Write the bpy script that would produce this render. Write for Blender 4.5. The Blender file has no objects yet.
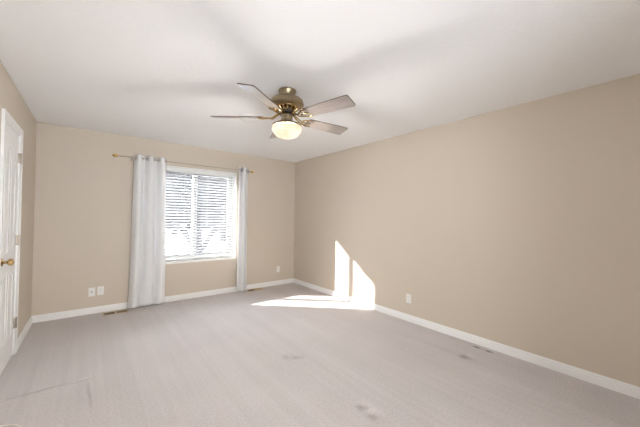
import bpy, bmesh, math, random
from mathutils import Vector, Matrix

random.seed(7)
SC = bpy.context.scene
COL = SC.collection
PI = math.pi

# ------------------------------------------------------------------ camera
YAW, PITCH, ROLL, FPX = 0.67314, 0.01537, 0.01359, 285.871
CAMH = 1.315
cd = bpy.data.cameras.new('camera')
cam = bpy.data.objects.new('camera', cd)
COL.objects.link(cam)
cd.sensor_width = 36.0
cd.lens = FPX * 36.0 / 640.0
cd.clip_start = 0.02
cd.clip_end = 300
_f = Vector((math.sin(YAW) * math.cos(PITCH), math.cos(YAW) * math.cos(PITCH), math.sin(PITCH)))
_r0 = Vector((math.cos(YAW), -math.sin(YAW), 0))
_u0 = _r0.cross(_f)
_r = _r0 * math.cos(ROLL) + _u0 * math.sin(ROLL)
_u = -_r0 * math.sin(ROLL) + _u0 * math.cos(ROLL)
M3 = Matrix((_r, _u, -_f)).transposed()
cam.matrix_world = Matrix.Translation((0, 0, CAMH)) @ M3.to_4x4()
SC.camera = cam

# ------------------------------------------------------------------ light and exposure
SC.view_settings.view_transform = 'Standard'
SC.view_settings.look = 'None'
SC.view_settings.gamma = 1.0
SC.view_settings.use_curve_mapping = False
SC.view_settings.exposure = 0.92
SKY_STRENGTH = 7.5
SUN_STRENGTH = 16.0
LAMP_STRENGTH = 85.0

w = bpy.data.worlds.new('sky')
SC.world = w
w.use_nodes = True
nt = w.node_tree
nt.nodes.clear()
wo = nt.nodes.new('ShaderNodeOutputWorld')
bg = nt.nodes.new('ShaderNodeBackground')
tc = nt.nodes.new('ShaderNodeTexCoord')
sx = nt.nodes.new('ShaderNodeSeparateXYZ')
cr = nt.nodes.new('ShaderNodeValToRGB')
cr.color_ramp.elements[0].position = 0.0
cr.color_ramp.elements[0].color = (1.0, 0.98, 0.95, 1)
cr.color_ramp.elements[1].position = 0.7
cr.color_ramp.elements[1].color = (0.80, 0.88, 1.0, 1)
nt.links.new(tc.outputs['Generated'], sx.inputs[0])
nt.links.new(sx.outputs['Z'], cr.inputs[0])
nt.links.new(cr.outputs[0], bg.inputs['Color'])
bg.inputs['Strength'].default_value = SKY_STRENGTH
nt.links.new(bg.outputs[0], wo.inputs[0])

sl = bpy.data.lights.new('sun', 'SUN')
sl.energy = SUN_STRENGTH
sl.angle = math.radians(0.6)
sl.color = (1.0, 0.97, 0.94)
sun = bpy.data.objects.new('sun', sl)
COL.objects.link(sun)
SUN_DIR = Vector((1.0, -0.93, -0.685)).normalized()
sun.rotation_euler = SUN_DIR.to_track_quat('-Z', 'Y').to_euler()
sun.location = (-8, 14, 9)

# ------------------------------------------------------------------ helpers
def new_mat(name):
    m = bpy.data.materials.new(name)
    m.use_nodes = True
    n = m.node_tree.nodes
    return m, n, m.node_tree.links, n['Principled BSDF']


def mat(name, color, rough=0.5, metal=0.0, spec=0.5, noise=0.0, nscale=8.0, bump=0.0, bscale=120.0):
    m, n, l, b = new_mat(name)
    b.inputs['Base Color'].default_value = (*color, 1)
    b.inputs['Roughness'].default_value = rough
    b.inputs['Metallic'].default_value = metal
    b.inputs['Specular IOR Level'].default_value = spec
    t = n.new('ShaderNodeTexCoord')
    if noise:
        nz = n.new('ShaderNodeTexNoise')
        nz.inputs['Scale'].default_value = nscale
        l.new(t.outputs['Object'], nz.inputs['Vector'])
        r = n.new('ShaderNodeValToRGB')
        r.color_ramp.elements[0].position = 0.3
        r.color_ramp.elements[1].position = 0.7
        r.color_ramp.elements[0].color = (*[c * (1 - noise) for c in color], 1)
        r.color_ramp.elements[1].color = (*[min(1, c * (1 + noise)) for c in color], 1)
        l.new(nz.outputs['Fac'], r.inputs[0])
        l.new(r.outputs[0], b.inputs['Base Color'])
    if bump:
        nz = n.new('ShaderNodeTexNoise')
        nz.inputs['Scale'].default_value = bscale
        nz.inputs['Detail'].default_value = 3
        l.new(t.outputs['Object'], nz.inputs['Vector'])
        bp = n.new('ShaderNodeBump')
        bp.inputs['Strength'].default_value = bump
        bp.inputs['Distance'].default_value = 0.003
        l.new(nz.outputs['Fac'], bp.inputs['Height'])
        l.new(bp.outputs[0], b.inputs['Normal'])
    return m


class MB:
    """collects shapes in one bmesh"""
    def __init__(self):
        self.bm = bmesh.new()
        self.mi = 0

    def _tag(self, faces):
        for f in faces:
            f.material_index = self.mi

    def box(self, a, b, bevel=0.0, M=None, seg=2):
        x0, y0, z0 = [min(p, q) for p, q in zip(a, b)]
        x1, y1, z1 = [max(p, q) for p, q in zip(a, b)]
        vs = [Vector(v) for v in ((x0, y0, z0), (x1, y0, z0), (x1, y1, z0), (x0, y1, z0),
                                  (x0, y0, z1), (x1, y0, z1), (x1, y1, z1), (x0, y1, z1))]
        if M:
            vs = [M @ v for v in vs]
        v = [self.bm.verts.new(c) for c in vs]
        fs = [self.bm.faces.new([v[i] for i in q]) for q in
              ((0, 3, 2, 1), (4, 5, 6, 7), (0, 1, 5, 4), (1, 2, 6, 5), (2, 3, 7, 6), (3, 0, 4, 7))]
        self._tag(fs)
        if bevel:
            es = list({e for f in fs for e in f.edges})
            r = bmesh.ops.bevel(self.bm, geom=es, offset=bevel, segments=seg, affect='EDGES', profile=0.6)
            self._tag(r['faces'])
        return self

    def lathe(self, prof, n=40, M=None, cap=True):
        rings = []
        for r, z in prof:
            ring = []
            for i in range(n):
                a = 2 * PI * i / n
                v = Vector((r * math.cos(a), r * math.sin(a), z))
                ring.append(self.bm.verts.new(M @ v if M else v))
            rings.append(ring)
        fs = []
        for p, q in zip(rings, rings[1:]):
            for i in range(n):
                j = (i + 1) % n
                fs.append(self.bm.faces.new((p[i], p[j], q[j], q[i])))
        if cap:
            for ring in (rings[0], rings[-1]):
                try:
                    fs.append(self.bm.faces.new(ring))
                except ValueError:
                    pass
        self._tag(fs)
        return self

    def tube(self, pts, rad, n=8, flat=1.0, up=None):
        pts = [Vector(p) for p in pts]
        if not hasattr(rad, '__len__'):
            rad = [rad] * len(pts)
        rings = []
        prev = None
        for i, p in enumerate(pts):
            t = (pts[min(i + 1, len(pts) - 1)] - pts[max(i - 1, 0)]).normalized()
            if up is not None:
                nrm = Vector(up) - t * t.dot(Vector(up))
                nrm.normalize()
            elif prev is None:
                nrm = t.orthogonal().normalized()
            else:
                nrm = (prev - t * prev.dot(t)).normalized()
            prev = nrm
            b = t.cross(nrm)
            ring = []
            for k in range(n):
                a = 2 * PI * k / n
                ring.append(self.bm.verts.new(p + nrm * math.cos(a) * rad[i] * flat + b * math.sin(a) * rad[i]))
            rings.append(ring)
        fs = []
        for p, q in zip(rings, rings[1:]):
            for i in range(n):
                j = (i + 1) % n
                fs.append(self.bm.faces.new((p[i], p[j], q[j], q[i])))
        fs.append(self.bm.faces.new(rings[0][::-1]))
        fs.append(self.bm.faces.new(rings[-1]))
        self._tag(fs)
        return self

    def torus(self, c, axis, R, r, n=24, k=8):
        q = Vector(axis).normalized().to_track_quat('Z', 'Y').to_matrix()
        c = Vector(c)
        rings = []
        for i in range(n):
            a = 2 * PI * i / n
            ring = []
            for j in range(k):
                b = 2 * PI * j / k
                v = Vector(((R + r * math.cos(b)) * math.cos(a), (R + r * math.cos(b)) * math.sin(a), r * math.sin(b)))
                ring.append(self.bm.verts.new(c + q @ v))
            rings.append(ring)
        fs = []
        for i in range(n):
            p, s = rings[i], rings[(i + 1) % n]
            for j in range(k):
                fs.append(self.bm.faces.new((p[j], s[j], s[(j + 1) % k], p[(j + 1) % k])))
        self._tag(fs)
        return self

    def extrude_poly(self, pts, vec, bevel=0.0, M=None):
        """closed polygon pts (3D) pushed along vec"""
        vec = Vector(vec)
        P = [Vector(p) for p in pts]
        Q = [p + vec for p in P]
        if M:
            P = [M @ p for p in P]
            Q = [M @ p for p in Q]
        a = [self.bm.verts.new(p) for p in P]
        b = [self.bm.verts.new(p) for p in Q]
        fs = [self.bm.faces.new(a[::-1]), self.bm.faces.new(b)]
        n = len(a)
        for i in range(n):
            fs.append(self.bm.faces.new((a[i], a[(i + 1) % n], b[(i + 1) % n], b[i])))
        self._tag(fs)
        if bevel:
            es = list({e for f in fs[:2] for e in f.edges})
            r = bmesh.ops.bevel(self.bm, geom=es, offset=bevel, segments=2, affect='EDGES', profile=0.6)
            self._tag(r['faces'])
        return self

    def build(self, name, mats, parent=None, smooth=False, recenter=False):
        bm = self.bm
        bmesh.ops.recalc_face_normals(bm, faces=bm.faces[:])
        me = bpy.data.meshes.new(name)
        bm.to_mesh(me)
        bm.free()
        if not isinstance(mats, (list, tuple)):
            mats = [mats]
        for m in mats:
            me.materials.append(m)
        if smooth:
            for p in me.polygons:
                p.use_smooth = True
            try:
                me.set_sharp_from_angle(angle=math.radians(40))
            except Exception:
                pass
        o = bpy.data.objects.new(name, me)
        COL.objects.link(o)
        if parent is not None:
            o.parent = parent
        return o


def tag(o, label, cat, group=None, kind=None):
    o['label'] = label
    o['category'] = cat
    if group:
        o['group'] = group
    if kind:
        o['kind'] = kind
    return o


def thing(name, loc, label, cat, group=None, rotz=0.0, kind=None):
    o = bpy.data.objects.new(name, None)
    COL.objects.link(o)
    o.location = loc
    o.rotation_euler = (0, 0, rotz)
    o.empty_display_size = 0.1
    return tag(o, label, cat, group, kind)


# ------------------------------------------------------------------ room sizes
XL, XR, YB, YF, H = -0.549, 3.22, 4.874, -0.62, 2.44
WX0, WX1, WZ0, WZ1 = 0.70, 1.986, 0.60, 2.088      # window opening
OX0, OX1 = -0.50, 1.45                               # unseen opening behind the viewer, added to let in fill daylight
AX0, AX1, AY = -1.70, 2.05, -2.30                   # unseen alcove beyond it, added and shaped for fill daylight
WT = 0.17                                           # wall thickness

# ------------------------------------------------------------------ materials
def wall_paint():
    m, n, l, b = new_mat('beige_wall_paint')
    b.inputs['Base Color'].default_value = (0.61, 0.535, 0.445, 1)
    b.inputs['Roughness'].default_value = 0.55
    b.inputs['Specular IOR Level'].default_value = 0.35
    t = n.new('ShaderNodeTexCoord')
    nz = n.new('ShaderNodeTexNoise')
    nz.inputs['Scale'].default_value = 90
    nz.inputs['Detail'].default_value = 3
    l.new(t.outputs['Object'], nz.inputs['Vector'])
    bp = n.new('ShaderNodeBump')
    bp.inputs['Strength'].default_value = 0.12
    bp.inputs['Distance'].default_value = 0.002
    l.new(nz.outputs['Fac'], bp.inputs['Height'])
    l.new(bp.outputs[0], b.inputs['Normal'])
    return m


def ceiling_paint():
    m, n, l, b = new_mat('textured_ceiling_paint')
    b.inputs['Base Color'].default_value = (0.92, 0.915, 0.905, 1)
    b.inputs['Roughness'].default_value = 0.8
    b.inputs['Specular IOR Level'].default_value = 0.2
    t = n.new('ShaderNodeTexCoord')
    nz = n.new('ShaderNodeTexNoise')
    nz.inputs['Scale'].default_value = 22
    nz.inputs['Detail'].default_value = 4
    nz.inputs['Distortion'].default_value = 0.8
    l.new(t.outputs['Object'], nz.inputs['Vector'])
    r = n.new('ShaderNodeValToRGB')
    r.color_ramp.elements[0].position = 0.48
    r.color_ramp.elements[1].position = 0.60
    l.new(nz.outputs['Fac'], r.inputs[0])
    bp = n.new('ShaderNodeBump')
    bp.inputs['Strength'].default_value = 0.22
    bp.inputs['Distance'].default_value = 0.003
    l.new(r.outputs[0], bp.inputs['Height'])
    l.new(bp.outputs[0], b.inputs['Normal'])
    return m


def carpet():
    m, n, l, b = new_mat('pale_cut_pile_carpet')
    b.inputs['Roughness'].default_value = 0.95
    b.inputs['Specular IOR Level'].default_value = 0.1
    b.inputs['Sheen Weight'].default_value = 0.15
    t = n.new('ShaderNodeTexCoord')
    OBJ = t.outputs['Object']

    def math_(op, a, c=None, d=None):
        k = n.new('ShaderNodeMath')
        k.operation = op
        for i, v in enumerate((a, c, d)):
            if v is None:
                continue
            if isinstance(v, (int, float)):
                k.inputs[i].default_value = v
            else:
                l.new(v, k.inputs[i])
        return k.outputs[0]

    def noise(scale, detail=2.0, vec=OBJ, dist=0.0):
        k = n.new('ShaderNodeTexNoise')
        k.inputs['Scale'].default_value = scale
        k.inputs['Detail'].default_value = detail
        k.inputs['Distortion'].default_value = dist
        l.new(vec, k.inputs['Vector'])
        return k.outputs['Fac']

    def mapped(scale):
        k = n.new('ShaderNodeMapping')
        k.inputs['Scale'].default_value = scale
        l.new(OBJ, k.inputs['Vector'])
        return k.outputs[0]

    sep = n.new('ShaderNodeSeparateXYZ')
    l.new(OBJ, sep.inputs[0])
    X, Y = sep.outputs['X'], sep.outputs['Y']

    # vacuum strokes: long streaks running towards the window wall
    streak = noise(1.0, 2.0, mapped((7.0, 0.35, 1)), 0.3)
    streak2 = noise(1.0, 1.0, mapped((26.0, 0.5, 1)), 0.2)
    blot = noise(1.6, 3.0)
    fine = noise(260, 2.0)
    speck = noise(70, 3.0)
    v = math_('MULTIPLY', math_('SUBTRACT', streak, 0.5), 0.14)
    v = math_('ADD', v, math_('MULTIPLY', math_('SUBTRACT', streak2, 0.5), 0.11))
    v = math_('ADD', v, math_('MULTIPLY', math_('SUBTRACT', blot, 0.5), 0.16))
    v = math_('ADD', v, math_('MULTIPLY', math_('SUBTRACT', fine, 0.5), 0.30))
    v = math_('ADD', v, math_('MULTIPLY', math_('SUBTRACT', speck, 0.5), 0.40))
    v = math_('ADD', v, 1.0)

    height = math_('ADD', math_('MULTIPLY', fine, 0.5), math_('MULTIPLY', speck, 0.5))
    height = math_('MULTIPLY', height, 0.004)

    # furniture dents pressed into the pile
    def blob(cx, cy, rx, ry, rot=0.0):
        dx = math_('SUBTRACT', X, cx)
        dy = math_('SUBTRACT', Y, cy)
        c, s = math.cos(rot), math.sin(rot)
        ux = math_('ADD', math_('MULTIPLY', dx, c / rx), math_('MULTIPLY', dy, s / rx))
        uy = math_('ADD', math_('MULTIPLY', dx, -s / ry), math_('MULTIPLY', dy, c / ry))
        d2 = math_('ADD', math_('MULTIPLY', ux, ux), math_('MULTIPLY', uy, uy))
        return math_('POWER', 2.718, math_('MULTIPLY', d2, -1.0))

    for cx, cy, r in ((1.511, 1.385, 0.035), (1.507, 1.285, 0.05), (1.486, 2.30, 0.045), (1.55, 2.24, 0.04), (2.832, 1.275, 0.045)):
        height = math_('SUBTRACT', height, math_('MULTIPLY', blob(cx, cy, r, r), 0.034))
    # pile pressed into a step where a piece of furniture stood
    for ln, amp in ((blob(-0.30, 2.960, 0.27, 0.016), 0.024), (blob(0.02, 2.72, 0.014, 0.17, 0.05), 0.016),
                    (blob(-0.02, 2.97, 0.06, 0.02), 0.010)):
        height = math_('ADD', height, math_('MULTIPLY', ln, amp))
    bp = n.new('ShaderNodeBump')
    bp.inputs['Strength'].default_value = 1.0
    bp.inputs['Distance'].default_value = 1.0
    l.new(height, bp.inputs['Height'])
    l.new(bp.outputs[0], b.inputs['Normal'])

    # small dark stains by the right wall, plus shade painted into dents
    stain_shade = math_('ADD', blob(3.135, 1.305, 0.018, 0.035), blob(3.135, 1.19, 0.018, 0.035))
    stain_shade = math_('ADD', stain_shade, math_('MULTIPLY', blob(2.832, 1.275, 0.03, 0.04), 0.35))
    stain_shade = math_('ADD', stain_shade, math_('MULTIPLY', blob(1.507, 2.25, 0.03, 0.03), 0.2))
    stain_shade = math_('MINIMUM', math_('MULTIPLY', stain_shade, 0.75), 0.75)
    v = math_('MULTIPLY', v, math_('SUBTRACT', 1.0, stain_shade))
    cc = n.new('ShaderNodeCombineXYZ')
    for i, c in enumerate(CARPET):
        l.new(math_('MULTIPLY', v, c), cc.inputs[i])
    l.new(cc.outputs[0], b.inputs['Base Color'])
    return m


CARPET = (0.61, 0.57, 0.56)
m_wall = wall_paint()
m_ceil = ceiling_paint()
m_carpet = carpet()
m_trim = mat('white_trim_paint', (0.86, 0.855, 0.845), 0.35, bump=0.04, bscale=60)
m_door = mat('white_door_paint', (0.86, 0.86, 0.85), 0.38, noise=0.01)
m_vinyl = mat('white_vinyl', (0.80, 0.80, 0.78), 0.4, noise=0.02)
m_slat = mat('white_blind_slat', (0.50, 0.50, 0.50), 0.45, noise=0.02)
m_plate = mat('white_outlet_plastic', (0.80, 0.79, 0.76), 0.35, noise=0.02)
m_dark = mat('dark_slot', (0.03, 0.028, 0.025), 0.7, noise=0.1)
m_grey = mat('grey_socket', (0.25, 0.24, 0.23), 0.5, noise=0.1)
m_brass = mat('polished_brass', (0.56, 0.40, 0.19), 0.26, metal=1.0, noise=0.06, nscale=14)
m_antique = mat('antique_brass', (0.37, 0.30, 0.195), 0.32, metal=1.0, noise=0.08, nscale=14)
m_gold = mat('gold_finial', (0.70, 0.50, 0.18), 0.32, metal=0.85, noise=0.08, nscale=30)
m_nickel = mat('brushed_nickel', (0.42, 0.37, 0.31), 0.35, metal=1.0, noise=0.06, nscale=30)
m_black = mat('black_hub', (0.015, 0.014, 0.013), 0.5, noise=0.1)
m_light_trap = mat('matt_black_light_trap', (0.003, 0.003, 0.003), 1.0, spec=0.0, noise=0.1)
m_register = mat('brass_coloured_register', (0.62, 0.50, 0.32), 0.4, metal=0.4, noise=0.06)
m_duct_shade = mat('register_duct_shadow', (0.10, 0.065, 0.035), 0.8, noise=0.1)
m_cable = mat('cream_cable', (0.80, 0.75, 0.68), 0.45, noise=0.04)
m_detector = mat('white_detector_plastic', (0.82, 0.82, 0.81), 0.5, noise=0.02)
m_snow = mat('snow', (0.84, 0.86, 0.88), 0.9, noise=0.05, nscale=0.6, bump=0.4, bscale=2)
m_bark = mat('dark_bark', (0.012, 0.011, 0.011), 0.9, noise=0.4, nscale=9, bump=0.6, bscale=20)
m_twig = mat('bare_twigs', (0.014, 0.013, 0.014), 0.9, noise=0.3, nscale=6)
m_needle = mat('dark_needles', (0.008, 0.009, 0.009), 0.9, noise=0.5, nscale=3)
m_siding = mat('house_siding', (0.20, 0.20, 0.21), 0.8, noise=0.1, nscale=1)


def wood():
    m, n, l, b = new_mat('taupe_wood_blade')
    b.inputs['Roughness'].default_value = 0.30
    b.inputs['Coat Weight'].default_value = 0.7
    b.inputs['Coat Roughness'].default_value = 0.18
    t = n.new('ShaderNodeTexCoord')
    mp = n.new('ShaderNodeMapping')
    mp.inputs['Scale'].default_value = (3, 60, 60)
    l.new(t.outputs['Object'], mp.inputs[0])
    nz = n.new('ShaderNodeTexNoise')
    nz.inputs['Scale'].default_value = 1.5
    nz.inputs['Detail'].default_value = 4
    nz.inputs['Distortion'].default_value = 0.5
    l.new(mp.outputs[0], nz.inputs['Vector'])
    r = n.new('ShaderNodeValToRGB')
    r.color_ramp.elements[0].position = 0.3
    r.color_ramp.elements[1].position = 0.7
    r.color_ramp.elements[0].color = (0.200, 0.165, 0.145, 1)
    r.color_ramp.elements[1].color = (0.29, 0.248, 0.222, 1)
    l.new(nz.outputs['Fac'], r.inputs[0])
    l.new(r.outputs[0], b.inputs['Base Color'])
    return m


m_wood = wood()
m_edge = mat('dark_blade_edge', (0.10, 0.06, 0.045), 0.5, noise=0.1)


def fabric():
    m, n, l, b = new_mat('white_curtain_cotton')
    b.inputs['Base Color'].default_value = (0.94, 0.94, 0.94, 1)
    b.inputs['Roughness'].default_value = 0.85
    b.inputs['Specular IOR Level'].default_value = 0.15
    t = n.new('ShaderNodeTexCoord')
    wv = n.new('ShaderNodeTexNoise')
    wv.inputs['Scale'].default_value = 300
    l.new(t.outputs['Object'], wv.inputs['Vector'])
    bp = n.new('ShaderNodeBump')
    bp.inputs['Strength'].default_value = 0.15
    bp.inputs['Distance'].default_value = 0.001
    l.new(wv.outputs['Fac'], bp.inputs['Height'])
    l.new(bp.outputs[0], b.inputs['Normal'])
    tr = n.new('ShaderNodeBsdfTranslucent')
    tr.inputs['Color'].default_value = (0.90, 0.90, 0.90, 1)
    mx = n.new('ShaderNodeMixShader')
    mx.inputs[0].default_value = 0.20
    l.new(b.outputs[0], mx.inputs[1])
    l.new(tr.outputs[0], mx.inputs[2])
    l.new(mx.outputs[0], n['Material Output'].inputs['Surface'])
    return m


m_fabric = fabric()


def glass():
    m, n, l, b = new_mat('window_glass')
    n.remove(b)
    tr = n.new('ShaderNodeBsdfTransparent')
    gl = n.new('ShaderNodeBsdfGlossy')
    gl.inputs['Roughness'].default_value = 0.02
    fr = n.new('ShaderNodeFresnel')
    fr.inputs['IOR'].default_value = 1.25
    mx = n.new('ShaderNodeMixShader')
    l.new(fr.outputs[0], mx.inputs[0])
    l.new(tr.outputs[0], mx.inputs[1])
    l.new(gl.outputs[0], mx.inputs[2])
    l.new(mx.outputs[0], n['Material Output'].inputs['Surface'])
    return m


m_glass = glass()


def bowl_glass():
    m, n, l, b = new_mat('lit_frosted_bowl')
    b.inputs['Base Color'].default_value = (0.003, 0.003, 0.003, 1)
    b.inputs['Roughness'].default_value = 0.25
    t = n.new('ShaderNodeTexCoord')
    nz = n.new('ShaderNodeTexNoise')
    nz.inputs['Scale'].default_value = 11
    nz.inputs['Detail'].default_value = 2
    l.new(t.outputs['Object'], nz.inputs['Vector'])
    r = n.new('ShaderNodeValToRGB')
    r.color_ramp.elements[0].position = 0.35
    r.color_ramp.elements[1].position = 0.62
    r.color_ramp.elements[0].color = (1.0, 0.68, 0.42, 1)
    r.color_ramp.elements[1].color = (1.0, 0.86, 0.66, 1)
    l.new(nz.outputs['Fac'], r.inputs[0])
    l.new(r.outputs[0], b.inputs['Emission Color'])
    b.inputs['Specular IOR Level'].default_value = 0.0
    b.inputs['Emission Strength'].default_value = 0.60
    tr = n.new('ShaderNodeBsdfTransparent')
    mx = n.new('ShaderNodeMixShader')
    mx.inputs[0].default_value = 0.08
    l.new(b.outputs[0], mx.inputs[1])
    l.new(tr.outputs[0], mx.inputs[2])
    l.new(mx.outputs[0], n['Material Output'].inputs['Surface'])
    return m


m_bowl = bowl_glass()

# ------------------------------------------------------------------ structure
def struct(o, label, cat):
    return tag(o, label, cat, kind='structure')


b = MB(); b.box((XL - WT, YF - WT, -0.12), (XR + WT, YB + 0.005, 0)); b.box((AX0 - WT, AY - WT, -0.12), (AX1 + WT, YF - WT, 0))
struct(b.build('floor', m_carpet), 'pale pinkish beige carpet floor with vacuum lines and furniture dents', 'floor')
b = MB(); b.box((XL - WT, YF - WT, H), (XR + WT, YB + WT, H + 0.12)); b.box((AX0 - WT, AY - WT, H), (AX1 + WT, YF - WT, H + 0.12))
struct(b.build('ceiling', m_ceil), 'white ceiling with light knockdown texture', 'ceiling')
b = MB()
b.box((XL - WT, YB, -0.12), (WX0, YB + WT, H)); b.box((WX1, YB, -0.12), (XR + WT, YB + WT, H))
b.box((WX0, YB, -0.12), (WX1, YB + WT, WZ0)); b.box((WX0, YB, WZ1), (WX1, YB + WT, H))
struct(b.build('wall_back', m_wall), 'beige painted wall holding the window', 'wall')
b = MB()
b.box((XR, YF, 0), (XR + WT, YB, H))
struct(b.build('wall_right', m_wall), 'long bare beige wall on the right', 'wall')
# left wall with the door opening
DY0, DY1, DZ = 3.250, 3.862, 2.045
b = MB()
b.box((XL - WT, YF, 0), (XL, DY0 - 0.012, H)); b.box((XL - WT, DY1 + 0.012, 0), (XL, YB, H))
b.box((XL - WT, DY0 - 0.012, DZ + 0.012), (XL, DY1 + 0.012, H))
b.box((XL - WT - 0.03, DY0 - 0.05, -0.05), (XL - WT, DY1 + 0.05, DZ + 0.05))   # unseen panel added to stop light leaking past the door
struct(b.build('wall_left', m_wall), 'beige painted wall on the left holding the white door', 'wall')
b = MB()
b.box((min(XL, AX0) - WT, YF - WT, 0), (OX0, YF, H)); b.box((OX1, YF - WT, 0), (XR + WT, YF, H))
b.box((AX0 - WT, AY - WT, 0), (AX0, YF - WT, H)); b.box((AX1, AY - WT, 0), (AX1 + WT, YF - WT, H))  # unseen alcove sides, added to aim the fill daylight at the far walls
b.box((AX0, AY - WT, 1.45), (AX1, AY, H))  # low header added to hold fill light off the near floor
struct(b.build('wall_front', m_wall), 'beige wall behind the viewer with an unseen alcove added for fill light', 'wall')


def base_profile(t=0.014, h=0.085):
    return [(0, 0), (t, 0), (t, h * 0.60), (t * 0.55, h * 0.66), (t * 0.62, h * 0.74), (t * 0.62, h * 0.84), (t * 0.30, h * 0.92), (t * 0.25, h), (0, h)]


def baseboard(name, p0, p1, inward, label):
    p0, p1, inward = Vector(p0), Vector(p1), Vector(inward)
    pts = [p0 + inward * d + Vector((0, 0, z)) for d, z in base_profile()]
    b = MB(); b.extrude_poly(pts, p1 - p0)
    struct(b.build(name, m_trim), label, 'baseboard')


baseboard('baseboard_back', (XL, YB, 0), (XR, YB, 0), (0, -1, 0), 'white baseboard along the window wall')
baseboard('baseboard_right', (XR, YF, 0), (XR, YB, 0), (-1, 0, 0), 'white baseboard along the bare right wall')
b = MB()
for ya, yb in ((YF, DY0 - 0.067), (DY1 + 0.063, YB)):
    b.extrude_poly([Vector((XL + d, ya, z)) for d, z in base_profile()], (0, yb - ya, 0))
struct(b.build('baseboard_left', m_trim), 'white baseboard beside the door on the left wall', 'baseboard')

# door casing: three mitred lengths, thick at the outer edge
b = MB()
CW = 0.063


def casing_piece(o0, o1, i0, i1):
    """outer edge o0-o1, inner edge i0-i1 on the wall plane (y, z)"""
    def ring(o, i):
        o, i = Vector(o), Vector(i)
        out = []
        for s, t in ((0, 0), (0, 0.018), (0.22, 0.018), (0.32, 0.014), (0.8, 0.011), (1, 0.008), (1, 0)):
            q = o.lerp(i, s)
            out.append(b.bm.verts.new((XL + t, q.x, q.y)))
        return out
    A, B = ring(o0, i0), ring(o1, i1)
    n_ = len(A)
    for k in range(n_):
        b.bm.faces.new((A[k], A[(k + 1) % n_], B[(k + 1) % n_], B[k]))
    b.bm.faces.new(A[::-1]); b.bm.faces.new(B)


yo0, yo1, zo = DY0 - 0.004 - CW, DY1 + 0.004 + CW, DZ + 0.004 + CW
yi0, yi1, zi = DY0 - 0.004, DY1 + 0.004, DZ + 0.004
casing_piece((yo0, 0), (yo0, zo), (yi0, 0), (yi0, zi))
casing_piece((yo0, zo), (yo1, zo), (yi0, zi), (yi1, zi))
casing_piece((yo1, zo), (yo1, 0), (yi1, zi), (yi1, 0))
# jamb lining behind the casing
b.box((XL - WT, DY0 - 0.012, 0), (XL, DY0 - 0.001, DZ + 0.012)); b.box((XL - WT, DY1 + 0.001, 0), (XL, DY1 + 0.012, DZ + 0.012))
b.box((XL - WT, DY0 - 0.012, DZ + 0.001), (XL, DY1 + 0.012, DZ + 0.012))
struct(b.build('trim_1', m_trim), 'white casing framing the door on the left wall', 'door trim')

# door slab with moulded arched panels
SX = XL - 0.002     # face plane of the slab
b = MB()
b.box((SX - 0.035, DY0 + 0.003, 0.012), (SX - 0.0045, DY1 - 0.003, DZ - 0.002))
pw = DY1 - DY0 - 0.006
y_in0, y_in1 = DY0 + 0.003 + 0.095, DY1 - 0.003 - 0.095
ymid = (y_in0 + y_in1) / 2
mw = 0.028


def arch(y, base, rise):
    t = (y - ymid) / ((y_in1 - y_in0) / 2)
    return base + rise * max(0.0, math.cos(t * PI / 2)) ** 1.3


def panel_outline(ya, yb, z0, base, rise, n=10, inset=0.0):
    ya += inset; yb -= inset
    pts = [(ya, z0 + inset), (yb, z0 + inset)]
    for k in range(n + 1):
        y = yb + (ya - yb) * k / n
        pts.append((y, arch(y, base, rise) - inset))
    return pts


# frame of stiles and rails as a face layer with openings, built from strips
def strip(y0, y1, z0, z1):
    b.box((SX - 0.0045, y0, z0), (SX, y1, z1))


strip(DY0 + 0.003, y_in0, 0.012, DZ - 0.002); strip(y_in1, DY1 - 0.003, 0.012, DZ - 0.002)
strip(y_in0, y_in1, 0.012, 0.22)
UP0, UPB, UPR = 0.99, 1.745, 0.155
LO0, LOB, LOR = 0.22, 0.755, 0.075
N = 16
for (zb, rise, ztop) in ((LOB, LOR, UP0), (UPB, UPR, DZ - 0.002)):
    for k in range(N):
        ya = y_in0 + (y_in1 - y_in0) * k / N
        yb = y_in0 + (y_in1 - y_in0) * (k + 1) / N
        za, zb2 = arch(ya, zb, rise), arch(yb, zb, rise)
        pts = [(SX - 0.0045, ya, za), (SX - 0.0045, yb, zb2), (SX - 0.0045, yb, ztop), (SX - 0.0045, ya, ztop)]
        b.extrude_poly(pts, (0.0045, 0, 0))
for (z0, zb, rise) in ((LO0, LOB, LOR), (UP0, UPB, UPR)):
    ys = [ymid + mw - 2 * mw * k / 6 for k in range(7)]
    b.extrude_poly([(SX - 0.0045, ymid - mw, z0), (SX - 0.0045, ymid + mw, z0)] + [(SX - 0.0045, y, arch(y, zb, rise) + 0.0) for y in ys], (0.0045, 0, 0))
door = b.build('door_1', m_door)
struct(door, 'white moulded door with arched panels in the left wall', 'door')
for (z0, zb, rise) in ((LO0, LOB, LOR), (UP0, UPB, UPR)):
    for ya, yb in ((y_in0, ymid - mw), (ymid + mw, y_in1)):
        o1 = panel_outline(ya, yb, z0, zb, rise, inset=0.022)
        p = MB(); p.extrude_poly([(SX - 0.0045, y, z) for y, z in o1], (0.0038, 0, 0), bevel=0.0035)
        p.build('door_panel', m_door, door)
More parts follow.
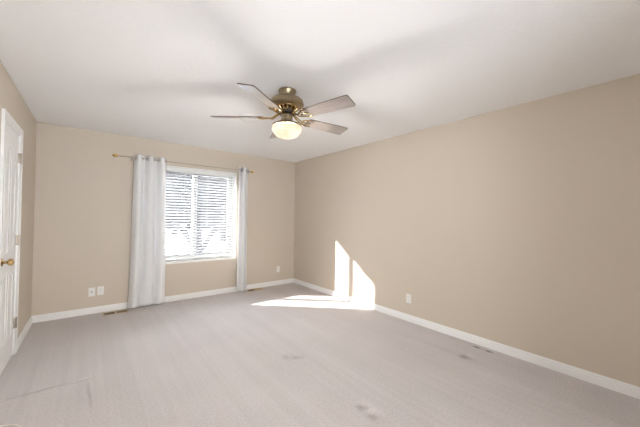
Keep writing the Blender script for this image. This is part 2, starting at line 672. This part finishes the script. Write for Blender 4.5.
# knob (ball on a rose) and hinges
KY, KZ = 3.312, 0.93
K = Matrix.Translation((SX, KY, KZ)) @ Matrix.Rotation(PI / 2, 4, 'Y')
p = MB(); p.lathe([(0.0, 0.0), (0.033, 0.0), (0.033, 0.004), (0.028, 0.009), (0.015, 0.012), (0.011, 0.016), (0.011, 0.032),
                   (0.016, 0.036), (0.025, 0.044), (0.0285, 0.053), (0.027, 0.062), (0.020, 0.069), (0.010, 0.0725), (0.0, 0.073)], 32, K, cap=False)
k_ = p.build('door_knob', m_brass, door, smooth=True); k_['label'] = 'polished brass door knob'
for z in (1.835, 1.07, 0.30):
    p = MB()
    y = DY1 + 0.0005
    p.tube([(XL + 0.016, y, z - 0.045), (XL + 0.016, y, z + 0.045)], 0.0065, 10)
    for zz in (-0.045, 0.045):
        p.lathe([(0.0, -0.004), (0.0075, -0.003), (0.0075, 0.003), (0.0, 0.004)], 10, Matrix.Translation((XL + 0.016, y, z + zz)), cap=False)
    p.box((XL - 0.0015, y - 0.032, z - 0.045), (XL + 0.011, y - 0.004, z + 0.045), 0.001)
    h_ = p.build('hinge', m_nickel, door, smooth=True)
    h_['label'] = 'tarnished brass hinge'

# ------------------------------------------------------------------ window
win = thing('window_1', (WX0, YB, WZ0), 'white framed sliding window behind white blinds', 'window', kind='structure')


def wpart(name, mb, m, smooth=False, parent=None):
    o = mb.build(name, m, None, smooth)
    if parent is None:
        o.parent = win
        o.matrix_parent_inverse = Matrix.Translation((-WX0, -YB, -WZ0))
    else:
        o.parent = parent
    return o


FY0, FY1 = YB + 0.085, YB + 0.160
p = MB()
fw = 0.05
p.box((WX0, FY0, WZ0), (WX0 + fw, FY1, WZ1), 0.003); p.box((WX1 - fw, FY0, WZ0), (WX1, FY1, WZ1), 0.003)
p.box((WX0 + fw, FY0, WZ0), (WX1 - fw, FY1, WZ0 + fw), 0.003); p.box((WX0 + fw, FY0, WZ1 - fw), (WX1 - fw, FY1, WZ1), 0.003)
wpart('window_frame', p, m_vinyl)
XM = 1.325
for nm, xa, xb, yy in (('sliding_sash', WX0 + fw - 0.004, XM + 0.035, FY0 + 0.008), ('fixed_sash', XM - 0.035, WX1 - fw + 0.004, FY0 + 0.040)):
    p = MB()
    s = 0.060
    z0, z1 = WZ0 + fw - 0.004, WZ1 - fw + 0.004
    p.box((xa, yy, z0), (xa + s, yy + 0.028, z1), 0.003); p.box((xb - s, yy, z0), (xb, yy + 0.028, z1), 0.003)
    p.box((xa + s, yy, z0), (xb - s, yy + 0.028, z0 + s * 0.8), 0.003); p.box((xa + s, yy, z1 - s * 0.8), (xb - s, yy + 0.028, z1), 0.003)
    sash = wpart(nm, p, m_vinyl)
    q = MB(); q.box((xa + s - 0.005, yy + 0.012, z0 + s * 0.8 - 0.005), (xb - s + 0.005, yy + 0.016, z1 - s * 0.8 + 0.005))
    wpart('pane', q, m_glass, parent=sash)
# white lining of the reveal and the sill
p = MB()
p.box((WX1 - 0.008, YB + 0.001, WZ0), (WX1, FY0, WZ1)); p.box((WX0, YB + 0.001, WZ0), (WX0 + 0.008, FY0, WZ1))
p.box((WX0 + 0.008, YB + 0.001, WZ1 - 0.008), (WX1 - 0.008, FY0, WZ1))
wpart('reveal_lining', p, m_trim)
p = MB()
p.box((WX0 + 0.008, YB - 0.006, WZ0 - 0.026), (WX1 + 0.006, YB - 0.0005, WZ0 + 0.006), 0.002)
p.box((WX0 + 0.008, YB - 0.004, WZ0), (WX1 - 0.008, FY0, WZ0 + 0.010), 0.002)
wpart('window_sill', p, m_trim)

# unseen glazing of the added alcove, put in for fill daylight
def added_window(name, label, M, wid, z0, z1):
    """local frame: x along the wall, y outwards, z up"""
    root = thing(name, M.translation, label, 'window', kind='structure')
    root.matrix_world = M
    p = MB()
    for xa, xb, za, zb in ((0, fw, z0, z1), (wid - fw, wid, z0, z1), (fw, wid - fw, z0, z0 + fw), (fw, wid - fw, z1 - fw, z1),
                           (wid / 2 - 0.03, wid / 2 + 0.03, z0 + fw, z1 - fw)):
        p.box((xa, 0.08, za), (xb, 0.15, zb), 0.003)
    p.build('window_frame', m_vinyl, root)
    q = MB(); q.box((fw - 0.005, 0.113, z0 + fw - 0.005), (wid - fw + 0.005, 0.117, z1 - fw + 0.005))
    q.build('pane', m_glass, root)


added_window('added_window_2', 'unseen white framed glazing added behind the viewer for fill daylight', Matrix.Translation((AX1, AY, 0)) @ Matrix.Rotation(PI, 4, 'Z'), AX1 - AX0, 0.0, 1.45)

# ------------------------------------------------------------------ blinds
BX0, BX1 = WX0 + 0.014, 1.945
BY = YB + 0.038
bl = thing('window_blind', (BX0, BY, WZ0 + 0.01), 'white two inch slatted blind, tilted open, inside the window opening', 'blind')


def child(mb, name, m, parent, smooth=False):
    """mesh built in world coordinates, parented to an Empty without rotation"""
    o = mb.build(name, m, None, smooth)
    loc = parent.location if parent.parent is None else Vector((0, 0, 0))
    o.parent = parent
    o.matrix_parent_inverse = Matrix.Translation(-Vector(loc))
    return o


p = MB(); p.box((BX0, BY - 0.022, WZ1 - 0.055), (BX1, BY + 0.030, WZ1 - 0.010), 0.002)
child(p, 'headrail', m_vinyl, bl)
p = MB()
p.extrude_poly([(BX0 - 0.004, BY - 0.040, WZ1 - 0.078), (BX0 - 0.004, BY - 0.024, WZ1 - 0.078), (BX0 - 0.004, BY - 0.024, WZ1 - 0.009),
                (BX0 - 0.004, BY - 0.034, WZ1 - 0.009), (BX0 - 0.004, BY - 0.040, WZ1 - 0.020), (BX0 - 0.004, BY - 0.036, WZ1 - 0.030),
                (BX0 - 0.004, BY - 0.036, WZ1 - 0.066), (BX0 - 0.004, BY - 0.040, WZ1 - 0.070)], (BX1 - BX0 + 0.012, 0, 0))
child(p, 'valance', m_vinyl, bl)
PITCHZ = 0.0445
TILT = math.radians(31)
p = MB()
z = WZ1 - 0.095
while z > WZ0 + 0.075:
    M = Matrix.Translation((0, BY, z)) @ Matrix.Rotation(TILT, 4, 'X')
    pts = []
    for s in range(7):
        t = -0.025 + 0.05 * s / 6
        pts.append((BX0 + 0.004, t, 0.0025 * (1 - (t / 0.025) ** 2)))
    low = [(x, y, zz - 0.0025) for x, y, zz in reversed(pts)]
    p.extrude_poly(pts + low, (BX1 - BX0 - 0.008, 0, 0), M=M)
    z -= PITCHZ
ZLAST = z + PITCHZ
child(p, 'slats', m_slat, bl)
p = MB(); p.box((BX0 + 0.004, BY - 0.026, WZ0 + 0.030), (BX1 - 0.004, BY + 0.026, WZ0 + 0.048), 0.004)
child(p, 'bottom_rail', m_vinyl, bl)
for x in (BX0 + 0.16, BX0 + 0.44, BX1 - 0.44, BX1 - 0.16):
    p = MB()
    for yy in (BY - 0.027, BY + 0.027):
        p.tube([(x, yy, WZ0 + 0.04), (x, yy, WZ1 - 0.05)], 0.0009, 5)
    child(p, 'ladder_cord', m_plate, bl)

# ------------------------------------------------------------------ curtain rod
RY, RZ = YB - 0.080, 2.133
rod = thing('curtain_rod', (1.23, YB, RZ), 'slim metal curtain rod with gold finials above the window', 'curtain rod')
p = MB()
p.tube([(0.262, RY, RZ), (1.02, RY, RZ)], 0.0075, 12)
child(p, 'outer_tube', m_nickel, rod, True)
p = MB()
p.tube([(0.98, RY, RZ), (2.222, RY, RZ)], 0.0055, 12)
child(p, 'inner_tube', m_nickel, rod, True)
for x, s in ((0.262, -1), (2.222, 1)):
    R = Matrix.Translation((x, RY, RZ)) @ Matrix.Rotation(s * PI / 2, 4, 'Y')
    p = MB()
    p.lathe([(0.0, -0.006), (0.011, -0.006), (0.012, 0.002), (0.008, 0.006), (0.012, 0.010), (0.020, 0.020), (0.0235, 0.032), (0.021, 0.044),
             (0.014, 0.054), (0.006, 0.060), (0.0, 0.062)], 24, R, cap=False)
    f_ = child(p, 'finial', m_gold, rod, True)
    f_['label'] = 'turned gold finial'
for x in (0.425, 2.185):
    p = MB()
    p.box((x - 0.010, YB - 0.004, RZ - 0.045), (x + 0.010, YB, RZ + 0.020), 0.001)
    p.tube([(x, YB - 0.003, RZ - 0.022), (x, RY + 0.01, RZ - 0.022), (x, RY - 0.006, RZ - 0.018), (x, RY - 0.013, RZ - 0.006)], 0.005, 8)
    p.torus((x, RY, RZ), (1, 0, 0), 0.0115, 0.004, 18, 6)
    child(p, 'bracket', m_nickel, rod, True)


def curtain(label, x0t, x1t, x0b, x1b, period, phase, amp_t, amp_b, seed, crest_y, top, bottom):
    """a hanging grommet curtain: S-shaped folds through the rod"""
    rnd = random.Random(seed)
    cx = (x0t + x1t) / 2
    root = thing('curtain', (cx, RY, 0.02), label, 'curtain', 'white grommet curtains on the rod')
    NU, NV = 120, 46
    bm = bmesh.new()
    ph2, ph3 = rnd.random() * 6, rnd.random() * 6
    grid = []
    for j in range(NV + 1):
        v = j / NV
        zz = top + (bottom - top) * v
        row = []
        for i in range(NU + 1):
            u = i / NU
            e = v ** 1.3
            xt = x0t + (x1t - x0t) * u
            xb = x0b + (x1b - x0b) * u
            x = xt + (xb - xt) * e
            a = amp_t + (amp_b - amp_t) * v
            th = 2 * PI * (xt - phase) / period + 0.35 * math.sin(2.2 * v * 2 + ph2) * v
            y = crest_y - a * math.cos(th)
            y += 0.006 * v * math.sin(3.1 * th / 2 + ph3 + 2.0 * v)
            x += 0.010 * math.sin(th) * (0.4 + 0.6 * v) + 0.004 * v * math.sin(9 * v + ph2)
            # a fuller hem near the carpet
            x += (0.012 if u > 0.85 else 0) * max(0, v - 0.9) * 6
            dz = 0.006 * math.sin(th + 1) * v + 0.004 * math.cos(th) * (1 - v)
            row.append(bm.verts.new((x, y, zz + dz)))
        grid.append(row)
    for j in range(NV):
        for i in range(NU):
            bm.faces.new((grid[j][i], grid[j][i + 1], grid[j + 1][i + 1], grid[j + 1][i]))
    mb = MB(); mb.bm.free(); mb.bm = bm
    cl = child(mb, 'panel', m_fabric, root, True)
    sm = cl.modifiers.new('thickness', 'SOLIDIFY'); sm.thickness = 0.0022; sm.offset = 0
    # metal grommets where the cloth crosses the rod
    k = 0
    th0 = 2 * PI * (x0t - phase) / period
    th1 = 2 * PI * (x1t - phase) / period
    kk = math.ceil((th0 - PI / 2) / PI)
    while True:
        th = PI / 2 + kk * PI
        if th > th1 - 0.1:
            break
        if th > th0 + 0.1:
            x = phase + th * period / (2 * PI) + 0.004 * math.sin(th)
            sgn = math.sin(th)
            nrm = Vector((-(amp_t * 2 * PI / period) * sgn, 1, 0)).normalized()
            g = MB(); g.torus((x, RY, RZ), nrm, 0.021, 0.0042, 24, 8)
            child(g, 'grommet', m_nickel, root, True)
        kk += 1
    return root


curtain('white grommet curtain gathered left of the window, the wider of the two', 0.458, 0.862, 0.425, 0.872, 0.146, 0.512, 0.042, 0.046, 3,
        RY, 2.178, 0.018)
curtain('narrow white grommet curtain gathered right of the window', 1.985, 2.158, 1.975, 2.172, 0.092, 1.994, 0.042, 0.040, 5,
        RY, 2.184, 0.018)

# ------------------------------------------------------------------ outlets
def wall_plate(name, M, label, kind, cat='outlet', group=None):
    """local frame: x right, z up, -y out of the wall"""
    root = thing(name, M.translation, label, cat, group)
    root.matrix_world = M
    p = MB(); p.box((-0.0355, -0.006, -0.0575), (0.0355, 0, 0.0575), 0.003)
    p.build('cover_plate', m_plate, root)
    if kind == 'duplex':
        for z in (-0.0195, 0.0195):
            p = MB()
            p.lathe([(0.0, 0.0), (0.0165, 0.0), (0.0165, 0.003), (0.0, 0.003)], 20,
                    Matrix.Translation((0, -0.0055, z)) @ Matrix.Rotation(PI / 2, 4, 'X'), cap=False)
            s = p.build('receptacle', m_plate, root)
            q = MB()
            q.box((-0.0075, -0.0093, z - 0.001), (-0.0050, -0.0084, z + 0.008)); q.box((0.0050, -0.0093, z + 0.0005), (0.0075, -0.0084, z + 0.007))
            q.lathe([(0.0, 0.0), (0.0028, 0.0), (0.0028, 0.0008), (0.0, 0.0008)], 10,
                    Matrix.Translation((0, -0.0085, z - 0.008)) @ Matrix.Rotation(PI / 2, 4, 'X'), cap=False)
            q.build('socket_slots', m_grey, s)
        p = MB(); p.lathe([(0.0, 0.0), (0.003, 0.0), (0.003, 0.001), (0.0, 0.0012)], 10,
                          Matrix.Translation((0, -0.006, 0)) @ Matrix.Rotation(PI / 2, 4, 'X'), cap=False)
        p.build('screw', m_plate, root)
    else:
        p = MB()
        p.lathe([(0.0, 0.0), (0.0085, 0.0), (0.0085, 0.003), (0.006, 0.004), (0.006, 0.010), (0.0, 0.010)], 12,
                Matrix.Translation((0, -0.0055, 0)) @ Matrix.Rotation(PI / 2, 4, 'X'), cap=False)
        j = p.build('cable_jack', m_grey, root); j['label'] = 'dark cable connector'
        for z in (-0.042, 0.042):
            p = MB(); p.lathe([(0.0, 0.0), (0.003, 0.0), (0.003, 0.001), (0.0, 0.0012)], 10,
                              Matrix.Translation((0, -0.006, z)) @ Matrix.Rotation(PI / 2, 4, 'X'), cap=False)
            p.build('screw', m_plate, root)
    return root


wall_plate('cable_outlet', Matrix.Translation((0.019, YB, 0.287)), 'white wall plate with one dark jack, left of the pair on the window wall', 'jack', 'cable outlet')
wall_plate('power_outlet', Matrix.Translation((0.112, YB, 0.292)), 'white duplex outlet beside the jack plate, left of the wide curtain', 'duplex', 'outlet', 'white power outlets')
wall_plate('power_outlet', Matrix.Translation((2.858, YB, 0.303)), 'white duplex outlet on the window wall near the room corner', 'duplex', 'outlet', 'white power outlets')
wall_plate('power_outlet', Matrix.Translation((XR, 2.175, 0.290)) @ Matrix.Rotation(-PI / 2, 4, 'Z'), 'white duplex outlet on the bare right wall', 'duplex', 'outlet', 'white power outlets')


# ------------------------------------------------------------------ floor registers
def register(x, y, wx, wy, label, tilt=58):
    root = thing('floor_register', (x, y, 0), label, 'floor vent', 'brass floor registers')
    p = MB()
    rim = 0.016
    p.box((-wx / 2, -wy / 2, 0), (wx / 2, -wy / 2 + rim, 0.006), 0.0015); p.box((-wx / 2, wy / 2 - rim, 0), (wx / 2, wy / 2, 0.006), 0.0015)
    p.box((-wx / 2, -wy / 2 + rim, 0), (-wx / 2 + rim, wy / 2 - rim, 0.006), 0.0015)
    p.box((wx / 2 - rim, -wy / 2 + rim, 0), (wx / 2, wy / 2 - rim, 0.006), 0.0015)
    p.box((-0.010, -wy / 2 + rim, 0), (0.010, wy / 2 - rim, 0.006), 0.001)
    p.build('frame', m_register, root)
    p = MB(); p.box((-wx / 2 + rim * 0.6, -wy / 2 + rim * 0.6, 0), (wx / 2 - rim * 0.6, wy / 2 - rim * 0.6, 0.0012))  # dark brown plate, its colour stands for the shade down the duct
    p.build('duct_shade_plate', m_duct_shade, root)
    for hx in (-1, 1):
        p = MB()
        n_ = 14
        for k in range(n_):
            xx = hx * (0.010 + (wx / 2 - rim - 0.010) * (k + 0.5) / n_)
            M = Matrix.Translation((xx, 0, 0.0036 + 0.0015 * (tilt < 30))) @ Matrix.Rotation(math.radians(tilt * hx), 4, 'Y')
            p.box((-0.0004, -wy / 2 + rim, -0.0042), (0.0004, wy / 2 - rim, 0.0042), M=M)
        p.build('louvres', m_register, root)
    return root


register(0.275, 4.735, 0.29, 0.14, 'brass floor register at the foot of the wall left of the wide curtain', 12)
register(2.330, 4.780, 0.30, 0.14, 'brass floor register right of the narrow curtain')

# ------------------------------------------------------------------ ceiling fan
FX, FYY = 1.333, 2.158
fan = thing('ceiling_fan', (FX, FYY, H), 'brass five blade ceiling fan with lit bowl light', 'ceiling fan')


def fpart(mb, name, m, parent=None, smooth=True):
    o = mb.build(name, m, None, smooth)
    o.parent = parent or fan
    return o


# all fan geometry in the fan's local frame: z = 0 at the ceiling
p = MB(); p.lathe([(0.0, 0.0), (0.076, 0.0), (0.078, -0.010), (0.076, -0.018), (0.070, -0.028), (0.068, -0.062), (0.062, -0.068), (0.0, -0.068)], 40, cap=False)
fpart(p, 'canopy', m_antique)
p = MB(); p.lathe([(0.0, -0.064), (0.075, -0.066), (0.100, -0.071), (0.128, -0.082), (0.143, -0.098), (0.147, -0.112), (0.147, -0.134), (0.140, -0.142), (0.118, -0.150), (0.080, -0.154), (0.0, -0.154)], 48, cap=False)
fpart(p, 'motor_housing', m_antique)
# brass vented ring under the housing
p = MB(); p.lathe([(0.0, -0.150), (0.100, -0.150), (0.100, -0.157), (0.092, -0.161), (0.0, -0.161)], 40, cap=False)
for k in range(15):
    a = 2 * PI * k / 15
    M = Matrix.Rotation(a, 4, 'Z')
    q0, q1 = M @ Vector((0.090, 0, -0.158)), M @ Vector((0.060, 0, -0.188))
    p.tube([q0, q0.lerp(q1, 0.5) + (M @ Vector((0.006, 0, 0))), q1], 0.0075, 6, flat=1.0)
p.lathe([(0.050, -0.184), (0.067, -0.184), (0.067, -0.191), (0.050, -0.191), (0.050, -0.184)], 32, cap=False)
fpart(p, 'vent_ring', m_brass)
p = MB(); p.lathe([(0.0, -0.158), (0.055, -0.158), (0.050, -0.188), (0.072, -0.190), (0.074, -0.212), (0.05, -0.218), (0.0, -0.218)], 32, cap=False)
fpart(p, 'rotor', m_black)
p = MB(); p.lathe([(0.0, -0.216), (0.050, -0.216), (0.050, -0.222), (0.043, -0.226), (0.043, -0.272), (0.050, -0.276), (0.050, -0.284), (0.0, -0.284)], 32, cap=False)
for k in range(12):
    a = 2 * PI * k / 12
    p.tube([(0.043 * math.cos(a), 0.043 * math.sin(a), -0.228), (0.043 * math.cos(a), 0.043 * math.sin(a), -0.271)], 0.006, 6)
fpart(p, 'switch_housing', m_antique)
p = MB(); p.lathe([(0.0, -0.282), (0.055, -0.283), (0.095, -0.292), (0.124, -0.306), (0.134, -0.315), (0.134, -0.328), (0.126, -0.328), (0.0, -0.312)], 48, cap=False)
fpart(p, 'light_fitter', m_antique)
p = MB(); p.lathe([(0.127, -0.324), (0.131, -0.336), (0.130, -0.356), (0.122, -0.372), (0.114, -0.378), (0.111, -0.386), (0.098, -0.402), (0.072, -0.415), (0.038, -0.423), (0.0, -0.425)], 48, cap=False)
fpart(p, 'bowl_shade', m_bowl)
p = MB(); p.lathe([(0.0, -0.3135), (0.124, -0.3285), (0.124, -0.3295), (0.0, -0.3150)], 40, cap=False)  # black disc added inside the bowl to soak up bulb light
fpart(p, 'light_trap', m_light_trap)
for k in range(3):
    ll = bpy.data.lights.new('fan_bulb', 'POINT')
    ll.energy = LAMP_STRENGTH
    ll.color = (1.0, 0.97, 0.93)
    ll.shadow_soft_size = 0.035
    lo = bpy.data.objects.new('fan_bulb', ll)
    COL.objects.link(lo)
    lo.parent = fan
    a = 2 * PI * k / 3 + 0.5
    lo.location = (0.055 * math.cos(a), 0.055 * math.sin(a), -0.375)

BZ = -0.242
PIT = math.radians(14)
RT = 0.660


def blade_shape(p, thick):
    """along +x, pitched about x; two materials: face 0, edge 1"""
    r0, r1 = 0.205, RT
    hw0, hw1 = 0.058, 0.070
    out = [(r0, -hw0 * 0.72), (r0 + 0.02, -hw0)]
    cr_ = 0.016
    for sg in (-1, 1):
        arc = [(r1 - cr_ + cr_ * math.sin(t), sg * (hw1 - cr_ + cr_ * math.cos(t))) for t in (0, 0.4, 0.8, 1.2, PI / 2)]
        out += arc if sg < 0 else arc[::-1]
    out += [(r0 + 0.02, hw0), (r0, hw0 * 0.72)]
    M = Matrix.Translation((0, 0, BZ)) @ Matrix.Rotation(-PIT, 4, 'X')
    up = [p.bm.verts.new(M @ Vector((x, y, thick / 2))) for x, y in out]
    dn = [p.bm.verts.new(M @ Vector((x, y, -thick / 2))) for x, y in out]
    p.bm.faces.new(up).material_index = 0
    p.bm.faces.new(dn[::-1]).material_index = 0
    n_ = len(out)
    for i in range(n_):
        f = p.bm.faces.new((up[i], dn[i], dn[(i + 1) % n_], up[(i + 1) % n_]))
        f.material_index = 1


ROTOR_Z = -0.204
for k in range(5):
    ang = math.radians(356.8 + 72 * k)
    p = MB(); blade_shape(p, 0.007)
    bo = fpart(p, 'blade', [m_wood, m_edge], smooth=False)
    bo.rotation_euler = (0, 0, ang)
    # scrolled brass iron with two prongs and a crescent at the blade root
    p = MB()
    M = Matrix.Translation((0, 0, BZ)) @ Matrix.Rotation(-PIT, 4, 'X')
    for s in (-1, 1):
        pts = [Vector((0.062, 0.010 * s, ROTOR_Z)), Vector((0.095, 0.013 * s, ROTOR_Z - 0.020)), Vector((0.130, 0.016 * s, ROTOR_Z - 0.046)),
               M @ Vector((0.160, 0.022 * s, -0.008)), M @ Vector((0.182, 0.034 * s, -0.004)), M @ Vector((0.200, 0.046 * s, -0.006)),
               M @ Vector((0.222, 0.050 * s, -0.008)), M @ Vector((0.246, 0.046 * s, -0.008)), M @ Vector((0.262, 0.034 * s, -0.008))]
        p.tube(pts, [0.010, 0.009, 0.008, 0.008, 0.008, 0.008, 0.008, 0.007, 0.004], 8, flat=0.6, up=(0, 0, 1))
        c0 = [M @ Vector((0.176 + 0.020 * math.cos(t), s * (0.020 + 0.014 * math.sin(t)), -0.007)) for t in [i * 0.6 for i in range(9)]]
        p.tube(c0, 0.0045, 6)
    tongue = [M @ Vector((x, 0, -0.007)) for x in (0.168, 0.195, 0.225, 0.245)]
    p.tube(tongue, [0.007, 0.009, 0.012, 0.006], 8, flat=0.4, up=(0, 0, 1))
    for x, y in ((0.222, 0.050), (0.222, -0.050), (0.236, 0.0)):
        p.lathe([(0.0, -0.013), (0.005, -0.012), (0.006, -0.008), (0.0, -0.007)], 8, M @ Matrix.Translation((x, y, 0)), cap=False)
    io = fpart(p, 'blade_iron', m_brass)
    io.rotation_euler = (0, 0, ang)

# ------------------------------------------------------------------ ceiling disc behind the fan
sd = thing('smoke_detector', (1.372, 3.03, H), 'round white flat disc fixed to the ceiling behind the fan', 'smoke detector')
p = MB(); p.lathe([(0.0, 0.0), (0.122, 0.0), (0.122, -0.010), (0.116, -0.016), (0.0, -0.016)], 40, cap=False)
p.build('mounting_ring', m_detector, sd, True)
p = MB(); p.lathe([(0.0, -0.014), (0.100, -0.014), (0.096, -0.026), (0.080, -0.034), (0.030, -0.037), (0.0, -0.037)], 40, cap=False)
p.build('cover', m_detector, sd, True)

# ------------------------------------------------------------------ cable on the carpet
pts = []
cxc, cyc, rc = -0.435, 2.488, 0.125
for k in range(33):
    a = math.radians(150 - 190 * k / 32)
    pts.append((cxc + rc * math.cos(a) * 1.0, cyc + rc * math.sin(a), 0.0035))
p = MB(); p.tube(pts, 0.0032, 8)
cb = p.build('cable', m_cable, None, True)
tag(cb, 'thin cream cable looping over the carpet at the bottom left corner', 'cable')

# ------------------------------------------------------------------ outdoors
GZ = -0.62
b = MB()
NX, NY = 40, 40
gr = []
for j in range(NY + 1):
    row = []
    for i in range(NX + 1):
        x = -40 + 120 * i / NX
        y = YB + WT + 0.02 + 75 * (j / NY) ** 1.4
        zz = GZ + 0.10 * math.sin(x * 0.31 + 1) * math.cos(y * 0.23) * min(1, (y - 5) / 6)
        row.append(b.bm.verts.new((x, y, zz)))
    gr.append(row)
for j in range(NY):
    for i in range(NX):
        b.bm.faces.new((gr[j][i], gr[j][i + 1], gr[j + 1][i + 1], gr[j + 1][i]))
b.bm.faces.new([b.bm.verts.new(v) for v in ((-40, -60, GZ), (80, -60, GZ), (80, YB + WT + 0.02, GZ), (-40, YB + WT + 0.02, GZ))])
tag(b.build('snow_ground', m_snow, None, True), 'white snow covered ground outside the window', 'ground', kind='structure')


def branch(mb, p, d, length, rad, depth, rnd, twig):
    n_ = 5
    pts, rads = [p.copy()], [rad]
    q = p.copy(); dd = d.copy()
    for i in range(n_):
        dd = (dd + Vector((rnd.uniform(-1, 1), rnd.uniform(-1, 1), rnd.uniform(-0.5, 0.8))) * 0.16).normalized()
        q = q + dd * (length / n_)
        pts.append(q.copy()); rads.append(rad * (1 - 0.6 * (i + 1) / n_))
    (mb if depth > 1 else twig).tube(pts, rads, 7 if depth > 2 else 4)
    if depth == 0:
        return
    for k in range(5 if depth > 1 else 4):
        i = rnd.randint(1, n_)
        nd = (dd + Vector((rnd.uniform(-1, 1), rnd.uniform(-1, 1), rnd.uniform(-0.3, 0.9))) * 0.85).normalized()
        branch(mb, pts[i], nd, length * rnd.uniform(0.5, 0.72), max(rads[i] * 0.62, 0.004), depth - 1, rnd, twig)


def bare_tree(loc, rnd_seed, label, limbs, trunk_h, trunk_r, depth, group=None):
    rnd = random.Random(rnd_seed)
    root = thing('bare_tree', loc, label, 'tree', group)
    tr, tw = MB(), MB()
    tr.tube([(0, 0, -0.15), (0.01, 0, trunk_h * 0.5), (0, 0, trunk_h), (0, 0, trunk_h + 0.1)], [trunk_r * 1.25, trunk_r, trunk_r, trunk_r * 0.7], 12)
    for d, ln, r in limbs:
        branch(tr, Vector((0, 0, trunk_h * 0.96)), Vector(d).normalized(), ln, r, depth, rnd, tw)
    tr.build('trunk', m_bark, root, True)
    tw.build('twigs', m_twig, root)
    return root


bare_tree((2.56, 9.0, GZ), 11, 'bare forked tree standing just outside the window, nearest of the trees',
          [((-0.62, 0.1, 0.85), 2.6, 0.085), ((0.60, 0.0, 0.85), 2.6, 0.085), ((0.12, 0.25, 1.0), 2.8, 0.105)], 0.80, 0.14, 3)
tx = [(2.6, 16, 5), (7.6, 21, 6), (6.2, 30, 7), (14.0, 26, 8)]
for i, (x, y, s) in enumerate(tx):
    lb = ['bare tree in the row beyond the snow, seen through the blinds'][0]
    bare_tree((x, y, GZ), 20 + s, lb, [((-0.5, 0.1, 1), 3.3, 0.14), ((0.5, -0.1, 1), 3.3, 0.14), ((0, 0.3, 1), 3.8, 0.15), ((0.2, -0.5, 0.7), 2.6, 0.12)], 1.4, 0.22, 3,
              'bare trees beyond the snow')


def conifer(loc, h, r, seed):
    rnd = random.Random(seed)
    root = thing('conifer_tree', loc, 'dark conifer in the row at the far edge of the snow', 'tree', 'conifers at the far edge of the snow')
    p = MB(); p.tube([(0, 0, -0.2), (0, 0, h * 0.9)], [r * 0.09, 0.02], 8)
    p.build('trunk', m_bark, root, True)
    p = MB()
    nl = 11
    for k in range(nl):
        f = k / nl
        zb = h * (0.05 + 0.88 * f)
        rb = r * (1 - f) ** 0.85 + 0.08
        n_ = 18
        ring, ring2 = [], []
        apex = p.bm.verts.new((0, 0, zb + h * 0.17))
        for i in range(n_):
            a = 2 * PI * i / n_ + rnd.random() * 0.2
            rr = rb * (1.0 if i % 2 else 0.68) * rnd.uniform(0.85, 1.12)
            ring.append(p.bm.verts.new((rr * math.cos(a), rr * math.sin(a), zb - rb * 0.12 * (i % 2) + rnd.uniform(-0.05, 0.05))))
        for i in range(n_):
            p.bm.faces.new((apex, ring[i], ring[(i + 1) % n_]))
        p.bm.faces.new(ring[::-1])
    p.build('foliage', m_needle, root)
    return root


for i, (x, y, h) in enumerate(((4.5, 36, 15.5), (12.6, 36.5, 16.5), (20.7, 36, 16), (3.2, 48, 17), (11.9, 48, 18), (20.8, 48, 17.5), (11.0, 60, 24), (18.4, 60, 24), (25.8, 60, 23))):
    conifer((x, y, GZ), h, 3.8 if i < 6 else 3.6, 50 + i)
